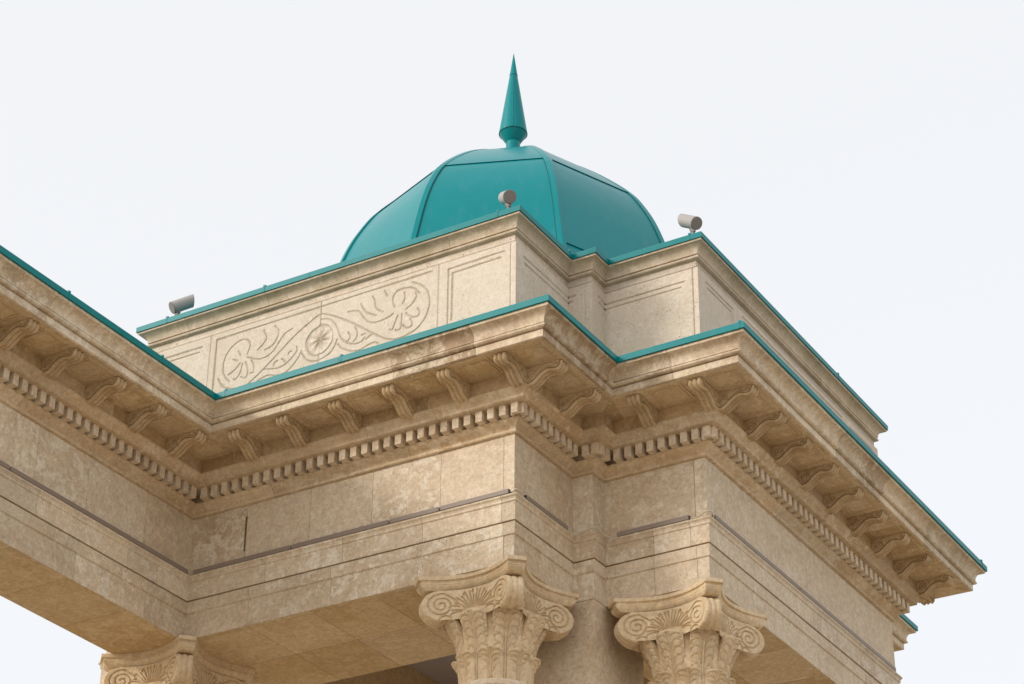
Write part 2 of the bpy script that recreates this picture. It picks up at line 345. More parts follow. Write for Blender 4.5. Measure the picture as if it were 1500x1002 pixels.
def make_bracket():
    W = .051; nd, nx, nz = 56, 61, 24
    low = curve_pts([(0, -.104), (.02, -.114), (.055, -.111), (.09, -.088), (.125, -.060), (.158, -.044), (.192, -.039), (.222, -.047), (.248, -.051), (.270, -.037), (.277, -.004)], nd)
    V = []; Fc = []
    # bottom strip with three rounded ridges
    for i in range(nd):
        d, z = low[i]
        j = min(i+1, nd-1); k = max(i-1, 0); t = np.array(low[j])-np.array(low[k]); t = t/np.linalg.norm(t); nrm = np.array((t[1], -t[0]))
        for q in range(nx):
            u = q/(nx-1)*2-1
            rid = .0085*abs(math.cos(u*1.5*math.pi))**.6 if abs(u) < .999 else 0
            rid = .014*(1-abs(math.sin(1.5*math.pi*u))**2.5)+.004*abs(math.cos(6*math.pi*u))
            dd, zz = d+nrm[0]*rid*-1, z+nrm[1]*rid
            dd = d+nrm[0]*rid; V.append((u*W, -dd, min(zz, 0.004)))
    for i in range(nd-1):
        for q in range(nx-1):
            k = i*nx+q; Fc.append((k, k+1, k+nx+1, k+nx))
    # side cheeks carved with a large and a small scroll
    sp1 = spiral(.050, -.058, .042, .006, 1.9, -math.pi/2, 1); sp2 = spiral(.238, -.025, .018, .004, 1.3, 0, 1, 30)
    edge = [(low[i][0]*1.0, low[i][1]+.014) for i in range(6, nd-8)]
    for sgn in (-1, 1):
        n0 = len(V); D = np.zeros((nd, nz)); Z = np.zeros((nd, nz))
        for i in range(nd):
            for q in range(nz):
                D[i, q] = low[i][0]; Z[i, q] = low[i][1]*(q/(nz-1))
        dist = np.minimum(np.minimum(seg_dist(D, Z, sp1), seg_dist(D, Z, sp2)), seg_dist(D, Z, edge))
        gr = .011*np.clip(1-dist/.008, 0, 1)
        for i in range(nd):
            for q in range(nz): V.append((sgn*(W-gr[i, q]), -D[i, q], Z[i, q]))
        for i in range(nd-1):
            for q in range(nz-1):
                k = n0+i*nz+q; fc = (k, k+nz, k+nz+1, k+1)
                Fc.append(fc if sgn > 0 else fc[::-1])
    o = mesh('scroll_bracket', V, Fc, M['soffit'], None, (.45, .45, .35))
    smooth_angle(o, 38); return o
br0 = make_bracket()
def make_soffit_panel(w=.255, d=.235):
    mb = MB(); n = 0
    def ring(x0, x1, y0, y1, z0, z1, q):
        v = []
        for (zz, e) in ((z0, 0), (z1, .004), (z1, q-.004), (z0, q)):
            v += [(x0+e, y0+e, zz), (x1-e, y0+e, zz), (x1-e, y1-e, zz), (x0+e, y1-e, zz)]
        f = []
        for r in range(3):
            for k in range(4): f.append((r*4+k, (r+1)*4+k, (r+1)*4+(k+1) % 4, r*4+(k+1) % 4))
        mb.add(v, f, (.45, .6, .3))
    ring(-w/2, w/2, -d/2, d/2, 0.001, -.006, .012); ring(-w/2+.026, w/2-.026, -d/2+.026, d/2-.026, .001, -.006, .010)
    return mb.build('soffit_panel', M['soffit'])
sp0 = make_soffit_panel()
first = {}
def place(src, loc, rz, parent):
    if src.name not in first: first[src.name] = 1; o = src
    else: o = src.copy(); C.objects.link(o)
    o.location = loc; o.rotation_euler = (0, 0, rz); part(o, parent); return o
def edge_info(P, i):
    A = Vector(P[i]); B = Vector(P[(i+1) % len(P)]); Pm = Vector(P[i-1]); Q = Vector(P[(i+2) % len(P)])
    t = (B-A).normalized(); nrm = Vector((t.y, -t.x)); tp = (A-Pm).normalized(); tn = (Q-B).normalized()
    return A, t, nrm, (B-A).length, Vector((tp.y, -tp.x)).dot(t), Vector((tn.y, -tn.x)).dot(t)
PER = .0925
row = MB(); nd_ = 0
for i in range(1, 8):
    A, t, nrm, Ln, s0, s1 = edge_info(PP, i)
    o = .172
    u0 = s0*o + (.030 if s0 < 0 else .020); u1 = Ln+s1*o - (.030 if s1 > 0 else .020)
    if i == 1: u0 = .3
    if u1-u0 < .05: continue
    n = max(1, round((u1-u0+.04)/PER)); per = (u1-u0+.04)/n
    for k in range(n):
        c = u1-.0262-k*per if i == 1 else u0+.0262+k*per
        pos = A+t*c+nrm*.070
        if i == 1 and pos.y < -1.55:      # the wing's row beyond the frame is one piece
            row.box(pos.x, pos.x+.102, pos.y-.0262, pos.y+.0262, 8.9895, 9.073, (.4, .6, .35)); continue
        nd_ += 1
        place(dent0, (pos.x, pos.y, 8.9895), math.atan2(t.y, t.x), DB)
print('dentils', nd_)
tag(part(row.build('dentil_row', M['stone']), DB), kind='stuff')
# bracket positions on each visible face of the cornice
SZ = 9.252
faces = [((0, -.235), (1, 0), [.205, -.245, -.69, -1.135, -1.58, -2.0]), ((.235, 0), (0, 1), [-.195, .273]), ((0, a_-.235), (1, 0), [.70, 1.175]),
         ((b_+.235, 0), (0, 1), [a_-.20+.4545*k for k in range(9)]), ((-L_+.235, 0), (0, 1), [-.60, -1.05, -1.50, -1.95, -2.40, -2.85, -3.3, -3.75, -4.2, -4.65, -5.1, -5.55, -6.0, -6.45, -6.9, -7.35]), ((0, a_+R_+.235), (-1, 0), [b_+.205, b_-.245])]
for fi, (base, tt, us) in enumerate(faces):
    t = Vector(tt); nrm = Vector((t.y, -t.x)); ba = Vector(base)
    for u in us:
        pos = Vector((u, base[1])) if tt[1] == 0 else Vector((base[0], u))
        place(br0, (pos.x, pos.y, SZ), math.atan2(t.y, t.x), COR)
    us = sorted(us); mids = [(x+y)/2 for x, y in zip(us[:-1], us[1:])]
    for u in mids:
        pos = (Vector((u, base[1])) if tt[1] == 0 else Vector((base[0], u))) + nrm*.165
        place(sp0, (pos.x, pos.y, 9.2515), math.atan2(t.y, t.x), COR)
for (x, y) in [(.40, -.40), (b_+.40, a_-.40), (-2.33, -.40)]: place(sp0, (x, y, 9.2515), 0, COR)

# teal flashing and gently sloped metal covering of the cornice
flp = [(.62, 9.4475), (.668, 9.4475), (.672, 9.4455), (.672, 9.489), (.666, 9.496), (.06, 9.565)]
FL = part(course('cornice_flashing', flp, PC, M['trim'], None, every=2.2, gap=.002, o_in=.055, seed=2, joints={k_front: fx([-1.0]), k_wing: fy([-6, -4.5, -3.2, -1.72]), k_ret: [], k_c3f: []}))
wb = MB(); wb.box(WL+.02, -L_-.02, WEND+.05, -.08, 9.40, 9.560); part(wb.build('wing_roof', M['teal']))
# small upstanding folds where flashing sheets meet
def fold(x, y, rz, z):
    m_ = MB(); m_.box(-.010, .010, -.002, .05, 0, .014); m_.box(-.002, .002, -.003, .001, -.044, .004)
    o = m_.build('flashing_fold', M['teal']); o.location = (x, y, z); o.rotation_euler = (0, 0, rz); part(o, FL)
fold(-.985, -.672, 0, 9.492); fold(1.60, .289, 0, 9.492); fold(-2.058, -2.27, math.pi/2, 9.492); fold(-2.058, -1.28, math.pi/2, 9.492); fold(-1.98, -.672, 0, 9.492)
fold(b_+.672, 4.75, math.pi/2, 9.492)

# ------------------------------------------------------------------ attic with its carved relief
FR = [[(-2.606,9.90),(-2.60,10.402),(-.66,10.415)],[(-.519,9.62),(-.517,10.388),(-.05,10.395)],[(-.484,9.954),(-.482,10.345),(-.081,10.352)],[(-3.20,10.38),(-2.742,10.38)],[(-3.165,10.339),(-2.767,10.339)]]
JT = [[(-2.664,9.5),(-2.659,10.45)],[(-.6,10.45),(-.601,9.5)],[(-1.634,10.45),(-1.636,9.5)],[(.004,10.44),(.004,9.5)]]
CV = [[(-2.302,10.191),(-2.28,10.245),(-2.283,10.289),(-2.317,10.323),(-2.378,10.331),(-2.445,10.3),(-2.498,10.243),(-2.519,10.171),(-2.517,10.107),(-2.497,10.052),(-2.45,9.996)],[(-2.558,10.047),(-2.518,9.98),(-2.453,9.937),(-2.368,9.917),(-2.278,9.927),(-2.191,9.98),(-2.12,10.03),(-2.02,10.107),(-1.935,10.174),(-1.828,10.249),(-1.728,10.304),(-1.641,10.342),(-1.555,10.312),(-1.448,10.251),(-1.335,10.174),(-1.229,10.094),(-1.136,10.024),(-1.051,9.964),(-0.967,9.933),(-0.96,9.934),(-0.876,9.936),(-0.779,9.969),(-0.711,10.038),(-0.676,10.13),(-0.678,10.2),(-0.704,10.277),(-0.762,10.336),(-0.827,10.374)],[(-2.386,10.24),(-2.36,10.197)],[(-2.431,10.182),(-2.387,10.159)],[(-2.362,10.13),(-2.405,10.089),(-2.463,10.06)],[(-2.338,10.12),(-2.355,10.047),(-2.397,9.999),(-2.413,10.011)],[(-2.309,10.126),(-2.284,10.055),(-2.291,10.001),(-2.313,9.99),(-2.345,10.009)],[(-2.255,10.125),(-2.228,10.068),(-2.232,10.02),(-2.258,10.016)],[(-2.296,10.165),(-2.202,10.12),(-2.126,10.116),(-2.054,10.152),(-2.005,10.216),(-1.957,10.272),(-1.891,10.294)],[(-2.159,10.36),(-2.127,10.286),(-2.158,10.238),(-2.204,10.202)],[(-2.054,10.365),(-2.015,10.303),(-2.044,10.227),(-2.087,10.193),(-2.135,10.182)],[(-2.126,10.011),(-2.027,9.99),(-1.953,9.997),(-1.882,10.04),(-1.837,10.09),(-1.843,10.126)],[(-2.188,9.93),(-2.099,9.951),(-2.015,9.927),(-1.934,9.929),(-1.863,9.978),(-1.815,10.034),(-1.795,10.078)],[(-2.044,10.016),(-2.038,10.042),(-2.009,10.055)],[(-1.972,10.058),(-1.936,10.02)],[(-1.914,10.077),(-1.908,10.096),(-1.886,10.1)],[(-1.649,10.24),(-1.709,10.214),(-1.751,10.156),(-1.754,10.099),(-1.723,10.037),(-1.665,9.998),(-1.604,10.003),(-1.546,10.044),(-1.516,10.105),(-1.529,10.173),(-1.568,10.225),(-1.625,10.251),(-1.649,10.24)],[(-1.788,10.05),(-1.751,9.993),(-1.687,9.955),(-1.614,9.954),(-1.542,9.98),(-1.497,10.03),(-1.476,10.082)],[(-1.628,10.297),(-1.559,10.278),(-1.508,10.231),(-1.474,10.168),(-1.445,10.091),(-1.4,10.037),(-1.332,10.0),(-1.266,9.998),(-1.229,10.028)],[(-1.318,10.14),(-1.298,10.088),(-1.304,10.044),(-1.33,10.02)],[(-1.38,10.112),(-1.36,10.077),(-1.371,10.046),(-1.388,10.041)],[(-1.219,10.008),(-1.178,10.03),(-1.142,10.025)],[(-1.257,10.056),(-1.227,10.056)],[(-1.467,10.039),(-1.422,9.986),(-1.335,9.941),(-1.263,9.934),(-1.204,9.952),(-1.145,9.96),(-1.103,9.937)],[(-1.389,10.289),(-1.34,10.282),(-1.291,10.265),(-1.265,10.229),(-1.239,10.187),(-1.201,10.149),(-1.147,10.127),(-1.081,10.128),(-1.022,10.14),(-0.985,10.157)],[(-1.276,10.326),(-1.249,10.271),(-1.217,10.232),(-1.137,10.184)],[(-1.175,10.36),(-1.152,10.312),(-1.147,10.269),(-1.121,10.227),(-1.078,10.197)],[(-0.974,10.206),(-0.994,10.261),(-0.985,10.314),(-0.947,10.341),(-0.876,10.34),(-0.811,10.317),(-0.76,10.259)],[(-0.877,10.16),(-0.821,10.195),(-0.791,10.241),(-0.796,10.277)],[(-0.907,10.217),(-0.887,10.263),(-0.896,10.308)],[(-0.875,10.128),(-0.846,10.095),(-0.803,10.072),(-0.768,10.076),(-0.759,10.107),(-0.777,10.14)],[(-0.911,10.132),(-0.912,10.063),(-0.921,10.011),(-0.949,10.002),(-0.963,10.013)],[(-0.946,10.128),(-0.972,10.067),(-0.992,10.021),(-1.013,10.031)],[(-0.9,10.032),(-0.864,9.998),(-0.829,10.005),(-0.819,10.029),(-0.838,10.069)],[(-1.07,10.374),(-1.043,10.324)]]
SPK = [[(-1.636,10.131),(-1.567,10.202)],[(-1.636,10.131),(-1.548,10.131)],[(-1.636,10.131),(-1.58,10.057)],[(-1.636,10.131),(-1.702,10.049)],[(-1.636,10.131),(-1.746,10.123)],[(-1.636,10.131),(-1.701,10.194)]]
def smooth_pl(pl):
    if len(pl) < 3: return pl
    return [tuple(p) for p in curve_pts(pl, (len(pl)-1)*6+1)]
def relief(name, x0, x1, z0, z1, fn, frame=(), joint=(), carve=(), spoke=(), step=.006, tint=None, mat='attic'):
    nx = max(2, int((x1-x0)/step)+1); nz = int((z1-z0)/step)+1
    xs = np.linspace(x0, x1, nx); zs = np.linspace(z0, z1, nz); X, Z = np.meshgrid(xs, zs, indexing='ij'); H = np.zeros(X.shape)
    def each(pls, w, dep, kind):
        for pl in pls:
            q = np.array(pl); lo = q.min(0)-w*2.5; hi = q.max(0)+w*2.5
            i0, i1 = np.searchsorted(xs, (lo[0], hi[0])); j0, j1 = np.searchsorted(zs, (lo[1], hi[1]))
            if i1 <= i0 or j1 <= j0: continue
            sub = (slice(i0, i1), slice(j0, j1)); d = seg_dist(X[sub], Z[sub], pl)
            if kind == 'v': H[sub] = np.minimum(H[sub], -dep*np.clip(1-d/w, 0, 1)**.7)
            elif kind == 'c':   # cut line with a soft raised lip
                H[sub] = H[sub]+.0075*np.exp(-(d/(w*2.9))**2)*(H[sub] > -.004); H[sub] = np.minimum(H[sub], -dep*np.clip(1-d/w, 0, 1)**.8 + (d > w)*9)
            else: H[sub] = H[sub]+dep*np.exp(-(d/w)**2)
    if spoke:
        cx, cz = -1.636, 10.131; rr = np.hypot(X-cx, Z-cz); th_ = np.arctan2(Z-cz, X-cx); H += (-.016+.020*np.abs(np.cos(4*th_))**1.5*np.clip(1.15-rr/.125, 0, 1))*np.clip(1-(rr/.118)**8, 0, 1)*(rr < .118)
    each([smooth_pl(p) for p in carve], .0072, .011, 'c'); each(frame, .0085, .013, 'v'); each(joint, .0055, .009, 'v')
    n0 = nx*nz
    V = np.array([fn(x, z, h) for x, z, h in zip(X.ravel(), Z.ravel(), H.ravel())])
    idx = np.arange(n0).reshape(nx, nz)
    Fc = np.stack([idx[:-1, :-1], idx[1:, :-1], idx[1:, 1:], idx[:-1, 1:]], -1).reshape(-1, 4)
    cx = X[:-1, :-1].ravel(); T = np.array([tint(x) if tint else (.3, .6, .4) for x in cx])
    # return the edges inwards
    V = V.tolist(); Fc = Fc.tolist(); T = T.tolist()
    loop = list(idx[:, 0])+list(idx[-1, 1:])+list(idx[-2::-1, -1])+list(idx[0, -2:0:-1])
    base = len(V)
    xm, zm = (x0+x1)/2, (z0+z1)/2
    for k in loop:
        xx, zz_ = X.ravel()[k], Z.ravel()[k]; V.append(fn(xx+math.copysign(.02, xm-xx), zz_+math.copysign(.02, zm-zz_), -.03))
    m = len(loop)
    for k in range(m): Fc.append([int(loop[k]), base+k, base+(k+1) % m, int(loop[(k+1) % m])]); T.append(T[0])
    return mesh(name, V, Fc, M[mat], None, T)
zA, zB = 9.50, 10.452
part(course('attic_core', [(.015, 9.40), (.015, 10.46), (.027, 10.475), (.027, 10.53)], PA, M['attic'], None, every=9, seed=5))
yf = -.046
ft = lambda x: (.15, .75, .3) if x < -2.66 else ((.35, .75, .3) if x < -1.635 else ((.30, .80, .35) if x < -.6 else ((.12, .95, .25) if x < .004 else (.1, 1., .2))))
part(relief('carved_panel', -3.27, .046, zA, zB, lambda x, z, h: (x, yf-h, z), FR, JT, CV, SPK, .0055, ft))
frs = lambda u0, u1: [[(u0, 9.6), (u0, 10.38), (u1, 10.38), (u1, 9.6)], [(u0+.035, 9.64), (u0+.035, 10.34), (u1-.035, 10.34), (u1-.035, 9.64)]]
yr = a_-pa-.046
part(relief('attic_wall', -.046, yr, zA, zB, lambda y, z, h: (.046+h, y, z), [[(.068, 10.378), (yr+.3, 10.370)], [(.083, 10.330), (yr+.3, 10.322)]], [[(.0, 10.45), (.0, 9.5)]], tint=lambda x: (.25, .5, .5), step=.008))
part(relief('attic_wall', .046, pa+.046, zA, zB, lambda x, z, h: (x, yr-h, z), [[(.0, 10.380), (.10, 10.380)], [(.0, 10.336), (.07, 10.336)]], [[(.18, 10.43), (.18, 9.5)]], tint=lambda x: (.5, .5, .3), step=.008))
part(relief('attic_wall', yr, a_-.046, zA, zB, lambda y, z, h: (pa+.046+h, y, z), [[(a_-.15, 10.378), (a_, 10.360)], [(a_-.14, 10.328), (a_, 10.318)]], tint=lambda x: (.7, .4, .2), step=.008))
part(relief('attic_wall', pa+.046, b_+.046, zA, zB, lambda x, z, h: (x, a_-.046-h, z), [[(.0, 10.362), (.894, 10.358)], [(.0, 10.316), (.865, 10.316)]], [[(.965, 10.45), (.965, 9.5)]], tint=lambda x: (.55, .55, .45) if x < .965 else (.3, .9, .3), step=.007))
y3 = a_+R_+.046; yc = a_+R_/2; mir = lambda y: 2*yc-y
FR3 = [[(1.046, 10.388), (1.50, 10.392), (1.50, 9.6)], [(1.065, 10.348), (1.462, 10.352), (1.462, 9.6)], [(1.657, 9.6), (1.657, 10.41), (3.50, 10.41), (3.50, 9.6)], [(3.66, 9.6), (3.66, 10.388), (4.12, 10.388)]]
yoff = yc+1.634
CV3 = [[(x+yoff, z) for x, z in pl] for pl in CV]; SPK3 = []
part(relief('carved_panel', a_-.046, y3, zA, zB, lambda y, z, h: (b_+.046+h, y, z), FR3, [[(1.58, 10.45), (1.58, 9.5)], [(3.58, 10.45), (3.58, 9.5)], [(yc, 10.45), (yc, 9.5)]], CV3, (), .0065, lambda x: (.15, .5, .35) if x < 1.58 else (.3, .7, .25)))
acp = [(.0, 10.525), (.040, 10.525), (.056, 10.530), (.060, 10.538), (.058, 10.546), (.034, 10.549), (.034, 10.555)] + cove(.055, 10.561, .107, 10.628, 10) + [(.114, 10.630), (.1145, 10.646)]
part(course('attic_cornice', acp, PA, M['attic_m'], None, {(-3.22, 0.0): [x+3.224 for x in (-2.881, -2.121, -1.3, -.504)]}, every=1.0, seed=9, tmax=.6))
afp = [(.09, 10.6475), (.121, 10.6475), (.125, 10.6455), (.125, 10.688), (.119, 10.694), (-.30, 10.706)]
AF = part(course('attic_flashing', afp, PA, M['trim'], None, every=1.9, gap=.002, o_in=-.305, seed=1))
for (x, y, rz) in [(-3.05, -.125, 0), (-2.121, -.125, 0), (-.06, -.125, 0), (.125, .60, math.pi/2), (.99, a_-.125, 0), (b_+.125, 3.3, math.pi/2)]: fold(x, y, rz, 10.690)
dk = MB(); dk.box(-2.95, -.28, .25, 5.0, 10.62, 10.700); dk.box(-3.95, .70, 1.2, 3.95, 10.615, 10.7035); part(dk.build('attic_roof', M['teal']))

# ------------------------------------------------------------------ ribbed octagonal dome
DC = Vector((-1.567, 2.601))
DPZ = [(10.70, 1.735), (11.20, 1.66), (11.45, 1.600), (11.70, 1.530), (11.90, 1.472), (12.10, 1.402), (12.25, 1.335), (12.43, 1.232), (12.53, 1.155), (12.64, 1.052), (12.80, .88), (12.95, .695), (13.08, .50), (13.17, .33), (13.23, .19), (13.27, .07)]
dense = curve_pts([(r, z) for z, r in DPZ], 76)
DR = np.array([d[0] for d in dense]); DZ = np.array([d[1] for d in dense])
def d_at(z0, z1, n, ex=0.0):
    zz = np.linspace(z0, z1, n); return [(float(np.interp(z, DZ, DR))+ex, float(z)) for z in zz]
dome = part(MB_ := None) if False else None
dm = MB()
for k in range(8):
    pass
core = MB(); core.lathe([(r-.03, z) for r, z in d_at(10.70, 13.27, 40)], DC, 8, rot=math.radians(-90)); dome = part(core.build('dome', M['teal_dk']))
def sx(x): return x if x > DC.x else DC.x+(x-DC.x)*1.05      # the dome is slightly fuller on its left side
def facet(k, z0, z1, n, ex, name, lip=0.0):
    a0 = math.radians(-90+45*k); a1 = a0+math.pi/4; V = []; Fc = []; nu = 9
    pr = d_at(z0, z1, n, ex)
    for (r, z) in pr:
        p0 = Vector((DC.x+r*math.cos(a0), DC.y+r*math.sin(a0))); p1 = Vector((DC.x+r*math.cos(a1), DC.y+r*math.sin(a1)))
        for j in range(nu):
            q = p0.lerp(p1, j/(nu-1)); V.append((sx(q.x), q.y, z))
    for i in range(n-1):
        for j in range(nu-1): q = i*nu+j; Fc.append((q, q+1, q+nu+1, q+nu))
    # turned-in lower lip so that the sheet has a thickness
    base = len(V); r, z = pr[0]
    for j in range(nu):
        x, y, _ = V[j]; V.append((DC.x+(x-DC.x)*(1-.028/r), DC.y+(y-DC.y)*(1-.028/r), z+.002))
    for j in range(nu-1): Fc.append((base+j, base+j+1, j+1, j))
    o = mesh(name, V, Fc, M['teal'], None, None, True); smooth_angle(o, 40); part(o, dome)
for k in range(8):
    facet(k, 10.70, 11.452, 8, -.006, 'dome_panel'); facet(k, 11.440, 12.535, 20, .006, 'dome_panel'); facet(k, 12.525, 13.262, 18, .018, 'dome_panel')
for k in range(8):
    a0 = math.radians(-90+45*k); er = Vector((math.cos(a0), math.sin(a0)))
    V = []; Fc = []; pr = d_at(10.70, 13.25, 60, 0.0)
    for (r, z) in pr:
        hw = min(.038, r*.30); c = DC+er*(r+.030)
        for s in (-1, 1):
            pass
        aL = a0-math.pi/8*0; 
        tL = (Vector((math.cos(a0-math.pi/4), math.sin(a0-math.pi/4)))-er).normalized(); tR = (Vector((math.cos(a0+math.pi/4), math.sin(a0+math.pi/4)))-er).normalized()
        top = DC+er*(r+.020)
        for q in (top+tL*hw-er*.015, top+tL*hw, top, top+tR*hw, top+tR*hw-er*.015): V.append((sx(q.x), q.y, z+.004))
    for i in range(len(pr)-1):
        for j in range(4): q = i*5+j; Fc.append((q, q+1, q+6, q+5))
    o = mesh('dome_rib', V, Fc, M['teal'], None, None, True); smooth_angle(o, 30); part(o, dome)
    sm = MB()
    for j in (0, 4): sm.tube([V[i*5+j] for i in range(0, len(pr), 2)], .0045, 6)
    part(sm.build('rib_edge_shade', M['teal_dk']), dome)  # dark tubes drawn in place of the shadow gap along each rib edge
sp = MB(); sp.lathe([(.075, 13.24), (.067, 13.30), (.064, 13.40), (.064, 13.462)], DC, 24); SP = part(sp.build('spire', M['teal'])); smooth_angle(SP)
for rr_, zz_ in ((.0365, 14.203), (.1275, 13.558)):
    m_ = MB(); m_.lathe([(rr_-.006, zz_-.003), (rr_+.0015, zz_-.003), (rr_+.0015, zz_+.003), (rr_-.006, zz_+.003)], DC, 40); part(m_.build('spire_seam', M['teal_dk']), SP)
vr = math.radians(-62)
m_ = MB(); m_.lathe([(.058, 13.452), (.062, 13.455), (.124, 13.556)], DC, 40, rot=vr); smooth_angle(part(m_.build('spire_cup', M['teal']), SP))
m_ = MB(); m_.lathe([(.118, 13.557), (.127, 13.557), (.128, 13.566), (.034, 14.215)], DC, 40, rot=vr); m_.tube([(DC.x+.1285*math.cos(vr), DC.y+.1285*math.sin(vr), 13.566), (DC.x+.0345*math.cos(vr), DC.y+.0345*math.sin(vr), 14.21)], .003, 6); smooth_angle(part(m_.build('spire_cone', M['teal']), SP))
m_ = MB(); m_.lathe([(.030, 14.203), (.0375, 14.203), (.002, 14.455)], DC, 40, rot=vr); smooth_angle(part(m_.build('spire_tip', M['teal']), SP))

# ------------------------------------------------------------------ undersides, inner hall, pier
sf = MB()
def slabs(x0, x1, y0, y1, xs, ys, z=7.952):
    X = [x0]+[x for x in xs if x0 < x < x1]+[x1]; Y = [y0]+[y for y in ys if y0 < y < y1]+[y1]
    for i in range(len(X)-1):
        for j in range(len(Y)-1): sf.box(X[i]+.002, X[i+1]-.002, Y[j]+.002, Y[j+1]-.002, z, z+.06, (RND.random()*.8+.2, .4+.4*RND.random(), .15+.3*RND.random()))
slabs(WL-.043, -L_+.043, WEND-.04, .0, [], [-7.4, -6.75, -6.1, -5.5, -4.9, -4.3, -3.7, -3.1, -2.5, -1.87, -1.30, -.68])
slabs(WL-.043, -.16, .0, 1.12, [-2.67, -2.13, -1.595, -1.06, -.53], [.55]); slabs(-L_+.043, -.16, -.043, .0, [-2.13, -1.595, -1.06, -.53], [])
slabs(-.16, .043, -.043, 1.12, [], [.55]); slabs(.043, b_+.043, a_-.043, 1.6, [.45], []); slabs(-.16, .043, 1.12, 1.6, [], [])
slabs(-.16, b_+.043, 1.6, a_+R_+.043, [.45], [2.2, 2.8, 3.4]); slabs(-3.06, .043, 4.02, 2*a_+R_+BK+.04, [-2.4, -1.6, -.8], []); slabs(-4.2, -3.06, 1.12, 4.1, [], [2, 3])
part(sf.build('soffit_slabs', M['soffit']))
hall = MB(); zc_ = 9.067
hall.box(-3.18, -3.06, 1.0, 4.14, 7.99, zc_, (.6, .35, .2)); hall.box(-.16, -.04, 1.0, 4.14, 7.99, zc_, (.6, .4, .2)); hall.box(-3.06, -.16, 1.0, 1.12, 7.99, zc_, (.6, .4, .2)); hall.box(-3.06, -.16, 4.02, 4.14, 7.99, zc_, (.6, .35, .2))
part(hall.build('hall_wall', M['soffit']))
ce = MB(); ce.box(-3.18, -.04, 1.0, 4.14, zc_, zc_+.1); part(ce.build('hall_ceiling', M['plaster']))
pr_ = MB(); pr_.box(-.50, p_+.046, a_-p_-.046, 1.46, 0, 7.9505, (.35, .55, .1)); part(pr_.build('corner_pier', M['stone']))
ms = MB(); ms.v = []; ms.box(-2.203, -2.187, -.0475, -.02, 8.54, 8.815); part(ms.build('mortar_stain', M['mortar']))

# ------------------------------------------------------------------ columns with carved capitals
def outline(h, c, d, n=24):
    """concave-sided square with cut corners, anticlockwise from the front-left horn"""
    out = []
    for k in range(4):
        ca, sa = math.cos(k*math.pi/2), math.sin(k*math.pi/2)
        for i in range(n+1):
            s = i/n*2-1; x = s*(h-c); y = -h+d*(1-abs(s)**2.0); out.append((x*ca-y*sa, x*sa+y*ca))
    return out
def make_abacus():
    V = []; Fc = []; tiers = [(7.951, 0), (7.925, 0), (7.920, .018), (7.908, .022), (7.904, .012), (7.896, .012)] + [(7.894-.036*i/6, .016+.034*(1-math.cos(i/6*math.pi/2))) for i in range(7)]
    n = None
    for z, e in tiers:
        o = outline(.437-e, .088-e*.35, .122); n = len(o); V += [(x, y, z) for x, y in o]
    for i in range(len(tiers)-1):
        for k in range(n): k2 = (k+1) % n; Fc.append((i*n+k, (i+1)*n+k, (i+1)*n+k2, i*n+k2))
    Fc.append(tuple(range(n))); Fc.append(tuple(range((len(tiers)-1)*n, len(tiers)*n))[::-1])
    o = mesh('abacus', V, Fc, M['carved'], None, (.3, .7, .3)); smooth_angle(o, 32); return o
